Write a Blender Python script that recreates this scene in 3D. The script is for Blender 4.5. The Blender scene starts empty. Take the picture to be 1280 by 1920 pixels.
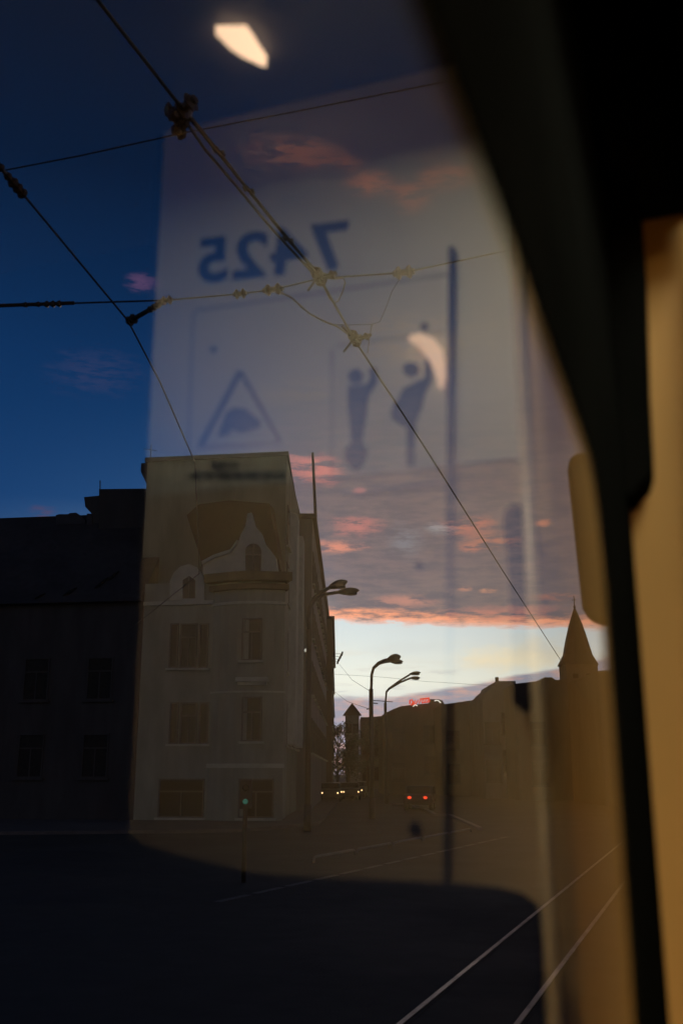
import bpy, bmesh, math, random
from mathutils import Vector, Matrix
random.seed(7)
sc = bpy.context.scene
C = sc.collection
PI = math.pi
def rad(a): return math.radians(a)

# ------------------------------------------------------------------ camera
# world axes: +Y = along the tram, +X = right of the tram, Z up, ground z = 0, the camera above the origin
H = 2.2                     # camera height over the ground
YAW, PITCH = rad(19.5), rad(14.7)
FPX, CX, CY = 1867.0, 640.0, 960.0     # photograph in pixels (1280 x 1920, 35 mm lens)
DW = 0.05                   # camera to window pane
YB = 1.0                    # camera to bulkhead
cam = bpy.data.cameras.new('camera'); cam_o = bpy.data.objects.new('camera', cam); C.objects.link(cam_o)
cam_o.location = (0, 0, H); cam_o.rotation_euler = (rad(90) + PITCH, 0, YAW)
cam.sensor_fit = 'VERTICAL'; cam.sensor_height = 36; cam.sensor_width = 24; cam.lens = 35
cam.clip_start = 0.01; cam.clip_end = 4000
cam.dof.use_dof = True; cam.dof.focus_distance = 45; cam.dof.aperture_fstop = 3.6
sc.camera = cam_o
sc.view_settings.view_transform = 'Standard'; sc.view_settings.look = 'None'
sc.view_settings.exposure = 0; sc.view_settings.gamma = 1
sc.cycles.use_denoising = True; sc.cycles.denoiser = 'OPENIMAGEDENOISE'
sc.cycles.sample_clamp_indirect = 3.0
sc.cycles.max_bounces = 8

RGT = Vector((math.cos(YAW), math.sin(YAW), 0)); FH = Vector((-math.sin(YAW), math.cos(YAW), 0))
CP, SP = math.cos(PITCH), math.sin(PITCH)
EYE = Vector((0, 0, H))
def ray(px, py):
    dx, v = px - CX, CY - py
    return RGT*dx + FH*(FPX*CP - v*SP) + Vector((0, 0, FPX*SP + v*CP))
def at_z(px, py, z): d = ray(px, py); return EYE + d*((z - H)/d.z)
def at_w(px, py, w): d = ray(px, py); return EYE + d*(w/d.dot(FH))        # w = distance along the view's ground direction
def refl(px, py, y=YB):                                                    # what the pane mirrors at that pixel, on the plane Y = y
    d = ray(px, py); p = EYE + d*(y/d.y); return Vector((-2*DW - p.x, y, p.z))
def G(u, w, z=0): return RGT*u + FH*w + Vector((0, 0, z))                  # ground position right / ahead of the camera
def azel(px, py):
    d = ray(px, py).normalized(); return math.atan2(d.x, d.y), math.asin(d.z)

# ------------------------------------------------------------------ sky
world = bpy.data.worlds.new('World'); sc.world = world; world.use_nodes = True
nt = world.node_tree; nt.nodes.clear()
class NT:
    def __init__(s, tree): s.t = tree
    def node(s, kind, **kw):
        n = s.t.nodes.new(kind)
        for k, v in kw.items(): setattr(n, k, v)
        return n
    def put(s, sock, v):
        if isinstance(v, bpy.types.NodeSocket): s.t.links.new(v, sock)
        elif isinstance(v, (tuple, list)) and len(v) == 3 and sock.type == 'RGBA': sock.default_value = (*v, 1)
        else: sock.default_value = v
    def m(s, op, a, b=0.0, c=0.0, clamp=False):
        n = s.node('ShaderNodeMath', operation=op, use_clamp=clamp)
        s.put(n.inputs[0], a); s.put(n.inputs[1], b); s.put(n.inputs[2], c); return n.outputs[0]
    def vm(s, op, a, b=(0,0,0), out=0):
        n = s.node('ShaderNodeVectorMath', operation=op); s.put(n.inputs[0], a); s.put(n.inputs[1], b); return n.outputs[out]
    def mr(s, v, a, b, c=0.0, d=1.0, kind='SMOOTHSTEP'):
        n = s.node('ShaderNodeMapRange', interpolation_type=kind)
        for i, x in enumerate((v, a, b, c, d)): s.put(n.inputs[i], x)
        return n.outputs[0]
    def mix(s, f, a, b, kind='MIX'):
        n = s.node('ShaderNodeMix', data_type='RGBA', blend_type=kind); n.clamp_factor = True
        s.put(n.inputs[0], f); s.put(n.inputs[6], a); s.put(n.inputs[7], b); return n.outputs[2]
    def noise(s, vec, scale, detail=4, rough=0.55, out=0):
        n = s.node('ShaderNodeTexNoise'); s.put(n.inputs['Vector'], vec); n.inputs['Scale'].default_value = scale
        n.inputs['Detail'].default_value = detail; n.inputs['Roughness'].default_value = rough; return n.outputs[out]
    def ramp(s, f, stops):
        n = s.node('ShaderNodeValToRGB'); r = n.color_ramp
        while len(r.elements) < len(stops): r.elements.new(0.5)
        for e, (p, c) in zip(r.elements, stops): e.position = p; e.color = (*c, 1)
        s.put(n.inputs[0], f); return n.outputs[0]
    def comb(s, x, y, z=0.0):
        n = s.node('ShaderNodeCombineXYZ'); s.put(n.inputs[0], x); s.put(n.inputs[1], y); s.put(n.inputs[2], z); return n.outputs[0]
W = NT(nt)
tc = W.node('ShaderNodeTexCoord'); dirv = W.vm('NORMALIZE', tc.outputs['Generated'])
sep = W.node('ShaderNodeSeparateXYZ'); W.put(sep.inputs[0], dirv); sx, sy, sz = sep.outputs
AZ = W.m('MULTIPLY', W.m('ARCTAN2', sx, sy), 180/PI); EL = W.m('MULTIPLY', W.m('ARCSINE', sz), 180/PI)
AE = W.comb(AZ, EL)
# clouds lie on a level layer, so their texture shrinks towards the horizon
layer = W.vm('MULTIPLY', dirv, (1, 1, 0)); zz = W.m('ADD', W.m('MAXIMUM', sz, 0.0), 0.06)
LP = W.comb(W.m('DIVIDE', sx, zz), W.m('DIVIDE', sy, zz), 0.0)
nz_a = W.noise(LP, 1.3, 6, 0.6); nz_b = W.noise(W.vm('MULTIPLY', AE, (0.42, 2.0, 1)), 1.25, 8, 0.66)
nz_c = W.noise(W.vm('MULTIPLY', AE, (0.16, 1.1, 1)), 1.0, 4, 0.6)
warp = W.vm('SUBTRACT', W.noise(W.vm('MULTIPLY', AE, (0.6, 1.3, 1)), 0.9, 8, 0.68, out=1), (0.5, 0.5, 0.5))
SUN_AZ = -8.0      # where the sun went down, degrees right of the tram's nose (seen past the church)
sdot = W.m('ADD', W.m('MULTIPLY', sx, math.sin(rad(SUN_AZ))), W.m('MULTIPLY', sy, math.cos(rad(SUN_AZ))))
near = W.mr(sdot, 0.79, 0.985)
E90 = W.m('DIVIDE', EL, 60.0, clamp=True)
def deg(*st): return [(e/60.0, c) for e, c in st]
glow = W.ramp(E90, deg((0, (.55,.50,.56)), (2.6, (.86,.88,.92)), (5, (1.2,1.2,1.06)), (8.5, (.9,1.0,1.04)), (11.5, (.22,.36,.56)),
                       (15, (.03,.10,.26)), (21, (.008,.050,.165)), (27, (.004,.024,.085)), (33, (.0025,.012,.042)), (39, (.003,.009,.028)), (46, (.003,.006,.016)), (60, (.003,.006,.014))))
far = W.ramp(E90, deg((0, (.07,.09,.09)), (6, (.055,.085,.11)), (14, (.010,.055,.185)), (20, (.006,.040,.14)), (23, (.005,.034,.122)), (27, (.004,.024,.085)),
                      (33, (.0025,.012,.042)), (39, (.003,.009,.028)), (46, (.003,.006,.016)), (60, (.003,.006,.014))))
clear = W.mix(near, far, glow)
nish = W.node('ShaderNodeTexSky', sky_type='NISHITA'); nish.sun_disc = False; nish.sun_elevation = rad(0.5); nish.sun_rotation = rad(SUN_AZ)
clear = W.mix(1.0, clear, W.mix(1.0, nish.outputs[0], (.0012,.0025,.005), 'MULTIPLY'), 'ADD')
# pale cirrus in the bright band above the horizon
cir = W.m('MULTIPLY', W.mr(nz_c, 0.48, 0.72), W.m('MULTIPLY', W.mr(EL, 1.5, 4), W.mr(EL, 9, 6)))
clear = W.mix(W.m('MULTIPLY', cir, 0.55), clear, (1.05,1.0,.86))
def patch(px, py, rx, ry, wob=0.7):            # soft-edged cloud patch in sky angles
    a, e = azel(px, py); k = 180/PI
    q = W.vm('ADD', W.vm('MULTIPLY', W.vm('SUBTRACT', AE, (a*k, e*k, 0)), (1930/(rx*k), 1930/(ry*k), 0)), W.vm('SCALE', warp))
    return W.mr(W.vm('LENGTH', q, out=1), 1.0, 0.15)
def cirrus(col, px, py, rx, ry, f):
    global clear
    clear = W.mix(W.m('MULTIPLY', patch(px, py, rx, ry), f), clear, col)
cirrus((1.35,1.15,.80), 960, 1236, 130, 34, .9)
cirrus((1.1,.98,.76), 1010, 1215, 80, 34, .6)
cirrus((.95,1.0,.98), 760, 1215, 120, 18, .5)
# grey-mauve cloud deck, its lower rim lit from below the horizon
rim_e = W.m('ADD', W.m('ADD', 8.35, W.m('MULTIPLY', W.m('ADD', AZ, 14.0), -0.045)), W.m('MULTIPLY', W.m('SUBTRACT', nz_b, 0.5), 1.5))
above = W.m('SUBTRACT', EL, rim_e)
deck = W.mr(above, -0.25, 0.35)
thin = W.mr(W.m('ADD', EL, W.m('MULTIPLY', W.m('SUBTRACT', nz_a, 0.5), 16.0)), 30, 15)
side = W.mr(W.m('ADD', W.m('MULTIPLY', nz_a, 8.0), AZ), -27.5, -15.0)
deck = W.m('MULTIPLY', deck, W.m('MULTIPLY', W.m('ADD', W.m('MULTIPLY', thin, .85), .1), side))
dcol = W.mix(W.mr(EL, 10, 27), W.mix(W.mr(nz_b, .35, .65), (.185,.155,.185), (.29,.21,.215)), W.mix(W.mr(nz_a, .40, .62), (.035,.052,.105), (.14,.125,.135)))
sky = W.mix(deck, clear, dcol)
rim = W.m('MULTIPLY', W.m('MULTIPLY', W.mr(above, -0.35, 0.05), W.mr(above, 0.75, 0.12)), W.m('MULTIPLY', W.mr(nz_b, .25, .6), side))
sky = W.mix(W.m('MULTIPLY', rim, .9), sky, (1.5,.56,.30))
puffs = [  # centre and half size in photo pixels, colour, strength
    (555, 285, 110, 26, (.12,.045,.05), .85), (640, 305, 60, 16, (.12,.045,.05), .8), (700, 345, 60, 20, (.17,.055,.055), .9), (775, 365, 60, 26, (.17,.055,.055), .9),
    (845, 330, 80, 20, (.17,.052,.05), .9), (840, 290, 60, 16, (.07,.03,.035), .5), (265, 530, 34, 15, (.13,.07,.16), .7), (180, 700, 90, 40, (.05,.06,.15), .4),
    (590, 880, 66, 26, (.72,.24,.22), .9), (560, 866, 40, 14, (.6,.22,.22), .7), (664, 988, 52, 17, (.72,.26,.24), .85), (630, 1026, 54, 12, (.95,.36,.26), .95),
    (875, 985, 55, 17, (.75,.26,.2), .8), (915, 1012, 55, 15, (.75,.28,.2), .8), (884, 1026, 22, 8, (.8,.3,.22), .8), (1018, 980, 14, 8, (.8,.3,.22), .8),
    (672, 920, 14, 7, (.6,.25,.25), .7), (915, 1106, 20, 6, (1.0,.45,.28), .9), (872, 1104, 16, 5, (.9,.4,.28), .8), (1050, 1120, 50, 8, (.7,.28,.22), .7),
    (760, 1130, 60, 14, (.95,.4,.3), .6), (760, 1015, 36, 30, (.30,.34,.40), .5), (825, 990, 30, 10, (.42,.46,.5), .6), (940, 1150, 110, 14, (.75,.3,.26), .7),
    (75, 960, 26, 14, (.12,.07,.13), .6), (790, 640, 150, 60, (.15,.11,.10), .4), (560, 740, 90, 30, (.13,.12,.14), .4)]
for px, py, rx, ry, col, f in puffs:
    sky = W.mix(W.m('MULTIPLY', W.m('MULTIPLY', patch(px, py, rx*1.35, ry*1.5, 1.0), f), W.mr(nz_b, .40, .55, .06, 1)), sky, col)
# low mauve bank on the horizon, climbing to the right
bank_e = W.m('ADD', W.m('ADD', 4.2, W.m('MULTIPLY', W.m('MAXIMUM', W.m('ADD', AZ, 16.5), 0.0), 0.16)), W.m('MULTIPLY', W.m('SUBTRACT', nz_c, 0.5), 0.9))
bank = W.mr(W.m('SUBTRACT', EL, bank_e), 0.12, -0.18)
sky = W.mix(W.m('MULTIPLY', bank, W.m('MULTIPLY', near, .9)), sky, W.mix(W.mr(nz_b, .42, .64), (.40,.385,.50), (.80,.46,.42)))
streak = W.m('MULTIPLY', W.mr(nz_c, .56, .64), W.m('MULTIPLY', W.mr(EL, 4.0, 4.4), W.mr(EL, 6.0, 5.0)))
sky = W.mix(W.m('MULTIPLY', streak, .5), sky, (.42,.46,.56))
below = W.mr(EL, 0.0, -1.0); sky = W.mix(below, sky, (.03,.03,.035))
bg = W.node('ShaderNodeBackground'); W.put(bg.inputs[0], sky); bg.inputs[1].default_value = 1.0
wo = W.node('ShaderNodeOutputWorld'); nt.links.new(bg.outputs[0], wo.inputs[0])
for n in nt.nodes:
    if n.type == 'VECT_MATH' and n.operation == 'SCALE': n.inputs['Scale'].default_value = 1.5
# the sun is down: only a trace of warm directional light is left
sl = bpy.data.lights.new('sun', 'SUN'); sl.energy = 0.05; sl.angle = rad(12); sl.color = (1, .6, .4)
so = bpy.data.objects.new('sun', sl); C.objects.link(so)
so.rotation_euler = (Vector((math.sin(rad(SUN_AZ)), math.cos(rad(SUN_AZ)), math.tan(rad(3)))).to_track_quat('Z', 'Y')).to_euler()

# ------------------------------------------------------------------ helpers
def mat(name, col, rough=0.7, metal=0.0, var=0.25, scale=6.0, bump=0.0, emit=None, spec=0.5, streaks=False):
    m = bpy.data.materials.new(name); m.use_nodes = True; t = NT(m.node_tree); b = m.node_tree.nodes['Principled BSDF']
    b.inputs['Roughness'].default_value = rough; b.inputs['Metallic'].default_value = metal; b.inputs['Specular IOR Level'].default_value = spec
    co = t.node('ShaderNodeTexCoord').outputs['Object']
    if streaks: co = t.vm('MULTIPLY', co, (1, 1, .25))
    n1 = t.noise(co, scale, 6, .6); n2 = t.noise(co, scale*.17, 3, .5)
    f = t.m('ADD', t.m('MULTIPLY', n1, .6), t.m('MULTIPLY', n2, .4))
    lo = tuple(c*(1-var) for c in col); hi = tuple(min(1, c*(1+var)) for c in col)
    t.put(b.inputs['Base Color'], t.mix(t.mr(f, .3, .7), lo, hi))
    t.put(b.inputs['Roughness'], t.mr(n2, .3, .7, max(0.02, rough-.08), min(1, rough+.08)))
    if bump:
        bp = t.node('ShaderNodeBump'); bp.inputs['Strength'].default_value = bump; bp.inputs['Distance'].default_value = .02
        t.put(bp.inputs['Height'], n1); t.put(b.inputs['Normal'], bp.outputs[0])
    if emit and emit[1] < 10: m.cycles.emission_sampling = 'NONE'
    if emit: b.inputs['Emission Color'].default_value = (*emit[0], 1); b.inputs['Emission Strength'].default_value = emit[1]
    return m
def glass_mat(name, ior, tint, rough=0.0):
    # a thin pane: Fresnel mirror on its surface, straight view through it
    m = bpy.data.materials.new(name); m.use_nodes = True; t = NT(m.node_tree); m.node_tree.nodes.clear()
    fr = t.node('ShaderNodeFresnel'); fr.inputs[0].default_value = ior
    tr = t.node('ShaderNodeBsdfTransparent'); tr.inputs[0].default_value = (*tint, 1)
    gl = t.node('ShaderNodeBsdfGlossy'); gl.inputs['Roughness'].default_value = rough
    mx = t.node('ShaderNodeMixShader'); o = t.node('ShaderNodeOutputMaterial')
    t.put(mx.inputs[0], fr.outputs[0]); m.node_tree.links.new(tr.outputs[0], mx.inputs[1]); m.node_tree.links.new(gl.outputs[0], mx.inputs[2])
    m.node_tree.links.new(mx.outputs[0], o.inputs[0]); return m
M = {}
def bx(bm, a, b):
    vs = [bm.verts.new((x, y, z)) for x in (a[0], b[0]) for y in (a[1], b[1]) for z in (a[2], b[2])]
    for f in ((0,1,3,2), (4,6,7,5), (0,4,5,1), (2,3,7,6), (0,2,6,4), (1,5,7,3)): bm.faces.new([vs[i] for i in f])
def prism(bm, pts, off):
    # polygon pts (3-D, planar) pushed along the vector off
    off = Vector(off); a = [bm.verts.new(p) for p in pts]; b = [bm.verts.new(Vector(p) + off) for p in pts]; n = len(pts)
    bm.faces.new(a); bm.faces.new(b[::-1])
    for i in range(n): bm.faces.new((a[i], b[i], b[(i+1) % n], a[(i+1) % n]))
def tube(bm, pts, r, seg=8, cap=True):
    pts = [Vector(p) for p in pts]; rings = []; rr = r if isinstance(r, (list, tuple)) else [r]*len(pts)
    ref = None
    for i, p in enumerate(pts):
        t = (pts[min(i+1, len(pts)-1)] - pts[max(i-1, 0)]).normalized()
        if ref is None: ref = Vector((0,0,1)) if abs(t.z) < .9 else Vector((1,0,0))
        s = t.cross(ref).normalized(); u = s.cross(t).normalized(); ref = u
        rings.append([bm.verts.new(p + (s*math.cos(k*2*PI/seg) + u*math.sin(k*2*PI/seg))*rr[i]) for k in range(seg)])
    for a, b in zip(rings, rings[1:]):
        for k in range(seg): bm.faces.new((a[k], a[(k+1) % seg], b[(k+1) % seg], b[k]))
    if cap: bm.faces.new(rings[0][::-1]); bm.faces.new(rings[-1])
def ell(bm, c, r, sub=2):
    g = bmesh.ops.create_icosphere(bm, subdivisions=sub, radius=1.0)
    for v in g['verts']: v.co = Vector((v.co.x*r[0], v.co.y*r[1], v.co.z*r[2])) + Vector(c)
def obj(name, bm, m, parent=None, bevel=0, smooth=False, mw=None):
    bmesh.ops.recalc_face_normals(bm, faces=bm.faces)
    me = bpy.data.meshes.new(name); bm.to_mesh(me); bm.free()
    me.materials.append(M[m] if isinstance(m, str) else m)
    if smooth:
        for p in me.polygons: p.use_smooth = True
    o = bpy.data.objects.new(name, me); C.objects.link(o)
    if bevel:
        b = o.modifiers.new('bevel', 'BEVEL'); b.width = bevel; b.segments = 2; b.limit_method = 'ANGLE'
    if parent is not None: o.parent = parent
    return o
def box(name, a, b, m, parent=None, bevel=0):
    bm = bmesh.new(); bx(bm, a, b); return obj(name, bm, m, parent, bevel)
def tag(o, label, cat, group=None, kind=None):
    o['label'] = label; o['category'] = cat
    if group: o['group'] = group
    if kind: o['kind'] = kind
    return o
def thing(name, label, cat, loc=(0,0,0), rz=0, group=None):
    o = bpy.data.objects.new(name, None); o.empty_display_size = .3; C.objects.link(o)
    o.location = loc; o.rotation_euler = (0, 0, rz); return tag(o, label, cat, group)
def struct(o): o['kind'] = 'structure'; return o
def dup(root, loc, rz, label):
    r = root.copy(); C.objects.link(r); r.location = loc; r.rotation_euler = (0, 0, rz); r['label'] = label
    for ch in list(root.children):
        c = ch.copy(); C.objects.link(c); c.parent = r
        for g in ch.children:
            d = g.copy(); C.objects.link(d); d.parent = c
    return r

M['asphalt'] = mat('asphalt', (.034,.036,.030), .8, var=.35, scale=2, bump=.3)
M['paving'] = mat('paving', (.11,.105,.10), .85, scale=3, bump=.2)
M['steel'] = mat('rail_steel', (.38,.33,.27), .38, 1.0, var=.55, scale=2.2, bump=.3)
M['wire'] = mat('wire_metal', (.035,.033,.03), .6, .3)
M['iron'] = mat('cast_iron', (.03,.028,.026), .65, .2)
M['porcelain'] = mat('porcelain', (.06,.035,.02), .35)
M['lamp_grey'] = mat('lamp_grey', (.07,.068,.065), .5, .4)
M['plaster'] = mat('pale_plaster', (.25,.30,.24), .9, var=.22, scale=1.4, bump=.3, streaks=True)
M['firewall'] = mat('bare_firewall', (.22,.25,.18), .9, var=.3, scale=.9, bump=.3, streaks=True)
M['stucco'] = mat('trim_stucco', (.42,.48,.40), .85, var=.2, scale=2)
M['brown_trim'] = mat('brown_cornice', (.07,.055,.035), .8, var=.25, scale=2)
M['roof_red'] = mat('old_red_roof', (.035,.016,.010), .85, var=.35, scale=4, bump=.4)
M['slate'] = mat('dark_slate', (.035,.038,.042), .7, var=.3, scale=3, bump=.4)
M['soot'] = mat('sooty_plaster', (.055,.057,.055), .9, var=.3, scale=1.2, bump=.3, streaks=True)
M['grey_wall'] = mat('grey_render', (.22,.23,.22), .9, var=.25, scale=1.2, streaks=True)
M['brown_wall'] = mat('brown_render', (.16,.13,.10), .9, var=.25, scale=1.2, streaks=True)
M['pane'] = mat('window_glass_dark', (.012,.014,.014), .12, spec=.3)
M['shutter'] = mat('dark_shutter', (.03,.033,.03), .8, spec=.1)
M['frame'] = mat('window_frame_paint', (.10,.10,.09), .6)
M['dark_paint'] = mat('dark_car_paint', (.03,.03,.035), .35, .2)
M['silver_paint'] = mat('silver_car_paint', (.25,.25,.26), .35, .6)
M['rubber'] = mat('tyre_rubber', (.02,.02,.02), .8)
M['headlight'] = mat('headlight_lit', (.9,.8,.6), .3, emit=((1,.62,.28), 3.5))
M['taillight'] = mat('taillight_lit', (.5,.02,.01), .3, emit=((1,.06,.02), 1.5))
M['neon'] = mat('red_neon', (.5,.04,.02), .4, emit=((1,.075,.03), .9))
M['neon_white'] = mat('white_neon', (.8,.8,.8), .4, emit=((1,.93,.82), 1.2))
M['green_lens'] = mat('green_lens', (.05,.4,.3), .3, emit=((.15,.75,.55), .11))
M['white_lens'] = mat('white_lens', (.8,.8,.75), .3, emit=((.9,.9,.8), .6))
M['marking'] = mat('road_paint', (.17,.165,.15), .7, var=.3, scale=5)
M['kerb'] = mat('kerb_granite', (.30,.29,.27), .8, var=.25, scale=6)
M['galv'] = mat('galvanised_tube', (.20,.20,.19), .5, .8, var=.15)
M['bark'] = mat('bark', (.07,.055,.04), .9, scale=8, bump=.4)
M['leaf'] = mat('leaf', (.055,.08,.045), .6, var=.4, scale=3)
# tram
M['black_trim'] = mat('black_trim', (.0045,.0052,.0052), .85, var=.2, scale=12, spec=0.0)
M['mirror_shell'] = mat('mirror_shell', (.01,.01,.01), .6, spec=.3)
M['panel'] = mat('white_laminate', (.80,.79,.66), .45, var=.05, scale=3, spec=.3)
M['lower_panel'] = mat('tan_laminate', (.48,.36,.21), .5, var=.06, scale=3, spec=.3)
M['side_panel'] = mat('beige_laminate', (.45,.285,.105), .5, var=.06, scale=3, spec=.3)
M['ink'] = mat('dark_print', (.012,.013,.016), .6, var=.1)
M['faint_ink'] = mat('grey_print', (.46,.44,.40), .6, var=.1)
M['seal'] = mat('rubber_seal', (.09,.08,.07), .7)
M['chrome'] = mat('polished_tube', (.80,.76,.70), .25, 1.0, var=.05)
M['cream'] = mat('cream_lacquer', (.42,.34,.22), .15, var=.03)
M['seat_cloth'] = mat('black_seat_cloth', (.010,.010,.011), .9, var=.3, scale=40, spec=.1)
M['ceil'] = mat('ceiling_panel', (.22,.21,.19), .6, var=.05)
M['floor_lino'] = mat('floor_lino', (.06,.055,.05), .7, var=.2, scale=20)
M['dark_door'] = mat('dark_door', (.012,.012,.012), .6, spec=.2)
LAMP_COL = (1.0, .66, .27)
M['lamp_main'] = mat('warm_diffuser', (.9,.85,.75), .5, var=.02, emit=(LAMP_COL, 27.0))
M['lamp_end'] = mat('warm_end_diffuser', (.9,.85,.75), .5, var=.02, emit=((1, .66, .40), 6.5))
M['lamp_strip'] = mat('white_strip_diffuser', (.9,.87,.8), .5, var=.02, emit=((1, .90, .66), 25.0))
M['crescent_glow'] = mat('glowing_crescent', (.9,.85,.75), .5, var=.02, emit=((1, .60, .36), 1.5))  # glow that imitates the glint of the crescent on the panel
M['glass'] = glass_mat('window_glass', 1.8, (.93,.95,.94))
gm = bpy.data.materials.new('window_glass_outer'); gm.use_nodes = True; gm.node_tree.nodes.clear()
_t = gm.node_tree.nodes.new('ShaderNodeBsdfTransparent'); _o = gm.node_tree.nodes.new('ShaderNodeOutputMaterial'); gm.node_tree.links.new(_t.outputs[0], _o.inputs[0])

# ------------------------------------------------------------------ ground and tracks
bm = bmesh.new(); s = 1500
bm.faces.new([bm.verts.new(p) for p in ((-s,-s,0), (s,-s,0), (s,s,0), (-s,s,0))]); struct(obj('ground', bm, 'asphalt'))
def strip(bm, pts, wdt, z0, z1):
    # a band of rectangular section along a ground path
    pts = [Vector((p[0], p[1], 0)) for p in pts]; L = []
    for i, p in enumerate(pts):
        t = (pts[min(i+1, len(pts)-1)] - pts[max(i-1, 0)]).normalized(); n = Vector((-t.y, t.x, 0))*wdt/2
        L.append([bm.verts.new(q) for q in (p+n+Vector((0,0,z0)), p-n+Vector((0,0,z0)), p-n+Vector((0,0,z1)), p+n+Vector((0,0,z1)))])
    for a, b in zip(L, L[1:]):
        for k in range(4): bm.faces.new((a[k], a[(k+1) % 4], b[(k+1) % 4], b[k]))
    bm.faces.new(L[0]); bm.faces.new(L[-1][::-1])
def curve_left(x0, y_end=70, y0=-12, bend=60, k=.0035):
    return [(x0 - k*max(0, y-bend)**2, y) for y in [y0 + i*1.5 for i in range(int((y_end-y0)/1.5))]]
# rails of the neighbouring track, found from where they cross the lower edge of the photo
xa, xb = at_z(748, 1920, .012).x, at_z(968, 1920, .012).x
for i, x in enumerate((xa, xb)):
    bm = bmesh.new(); strip(bm, curve_left(x), .055, .004, .012)
    o = tag(obj('tram_rail', bm, 'steel'), ('polished tram rail in the road, the farther of the near pair', 'polished tram rail in the road, the nearer of the near pair')[i], 'rail', 'rails of the neighbouring track')
bm = bmesh.new(); strip(bm, curve_left(xb + .062), .03, .003, .0045); strip(bm, curve_left(xa + .062), .03, .003, .0045); struct(obj('rail_groove', bm, 'rubber'))
# painted dashes and low hoop rails beside the far stop
pl1, pl2 = at_z(590, 1650, .004), at_z(870, 1587, .004); dv = (pl2 - pl1); n = 8
bm = bmesh.new()
for i in range(-3, 12):
    a = pl1 + dv*((i+.04)/n); b = pl1 + dv*((i+.86)/n); strip(bm, (a, b), .16, .003, .007)
struct(obj('road_marking', bm, 'marking'))
ph1, ph2 = at_z(588, 1608, .12), at_z(885, 1554, .12); dv = ph2 - ph1; n = 5
ordn = ['nearest', 'second', 'third', 'fourth', 'farthest', 'hindmost']
for i in range(n):
    a = ph1 + dv*(i/n); b = ph1 + dv*((i+.93)/n); t = (b-a).normalized()
    bm = bmesh.new()
    tube(bm, [Vector((a.x, a.y, -.05)), Vector((a.x, a.y, .06)), a + t*.03 - Vector((0,0,.012)), a + t*.14 + Vector((0,0,.012)), b - t*.14 + Vector((0,0,.012)), b - t*.03 - Vector((0,0,.012)), Vector((b.x, b.y, .06)), Vector((b.x, b.y, -.05))], .035, 8)
    tag(obj('hoop_rail', bm, 'galv', smooth=True), f'low pale hoop rail on the road edge, {ordn[i]} of the row from the left', 'hoop rail', 'hoop rails along the tram stop')
bm = bmesh.new()
strip(bm, [at_z(*p, .1) for p in ((735, 1506), (752, 1507), (770, 1509), (779, 1514), (795, 1516), (806, 1521), (815, 1526), (843, 1527), (900, 1552))], .22, 0, .11)
struct(obj('kerb', bm, 'kerb'))
bm = bmesh.new(); prism(bm, [G(u, w) for u, w in ((-60, 30), (-4, 40), (-1.0, 45.5), (-.6, 60), (.2, 102), (.4, 140), (-60, 140))], (0, 0, .12)); struct(obj('pavement', bm, 'paving'))

# ------------------------------------------------------------------ houses on the left of the street
def win(parent, c, wdt, hgt, right, out, name='window', mull=True, transom=.68, hood=False, fm='frame', sm='stucco', pm='pane'):
    """recessed dark pane in a proud frame; c = centre on the wall, right/out = wall axes"""
    up = Vector((0,0,1))
    def P(x, z, o): return c + right*x + up*z + out*o
    f = bmesh.new(); t = .07; hw, hh = wdt/2, hgt/2
    for x0, x1, z0, z1 in ((-hw-t, -hw, -hh-t, hh+t), (hw, hw+t, -hh-t, hh+t), (-hw, hw, hh, hh+t), (-hw, hw, -hh-t, -hh)):
        prism(f, [P(x0, z0, -.02), P(x1, z0, -.02), P(x1, z1, -.02), P(x0, z1, -.02)], out*.08)
    if mull:
        prism(f, [P(-.03, -hh, .008), P(.03, -hh, .008), P(.03, -hh+hgt*transom-.03, .008), P(-.03, -hh+hgt*transom-.03, .008)], out*.03)
        prism(f, [P(-hw, -hh+hgt*transom-.03, .008), P(hw, -hh+hgt*transom-.03, .008), P(hw, -hh+hgt*transom+.04, .008), P(-hw, -hh+hgt*transom+.04, .008)], out*.04)
    w = obj(name, f, fm, parent)
    p = bmesh.new(); prism(p, [P(-hw, -hh, -.012), P(hw, -hh, -.012), P(hw, hh, -.012), P(-hw, hh, -.012)], out*.016); obj('pane', p, pm, w)
    s = bmesh.new(); prism(s, [P(-hw-.18, -hh-.17, .002), P(hw+.18, -hh-.17, .002), P(hw+.18, -hh-.072, .002), P(-hw-.18, -hh-.072, .002)], out*.16); obj('sill', s, sm, w)
    if hood:
        s = bmesh.new()
        prism(s, [P(-hw-.35, hh+.75, .002), P(hw+.35, hh+.75, .002), P(hw+.35, hh+.95, .002), P(-hw-.35, hh+.95, .002)], out*.30)
        prism(s, [P(-hw-.28, hh+.6, .002), P(hw+.28, hh+.6, .002), P(hw+.28, hh+.748, .002), P(-hw-.28, hh+.748, .002)], out*.14)
        obj('hood', s, 'stucco', w)
    return w

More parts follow.
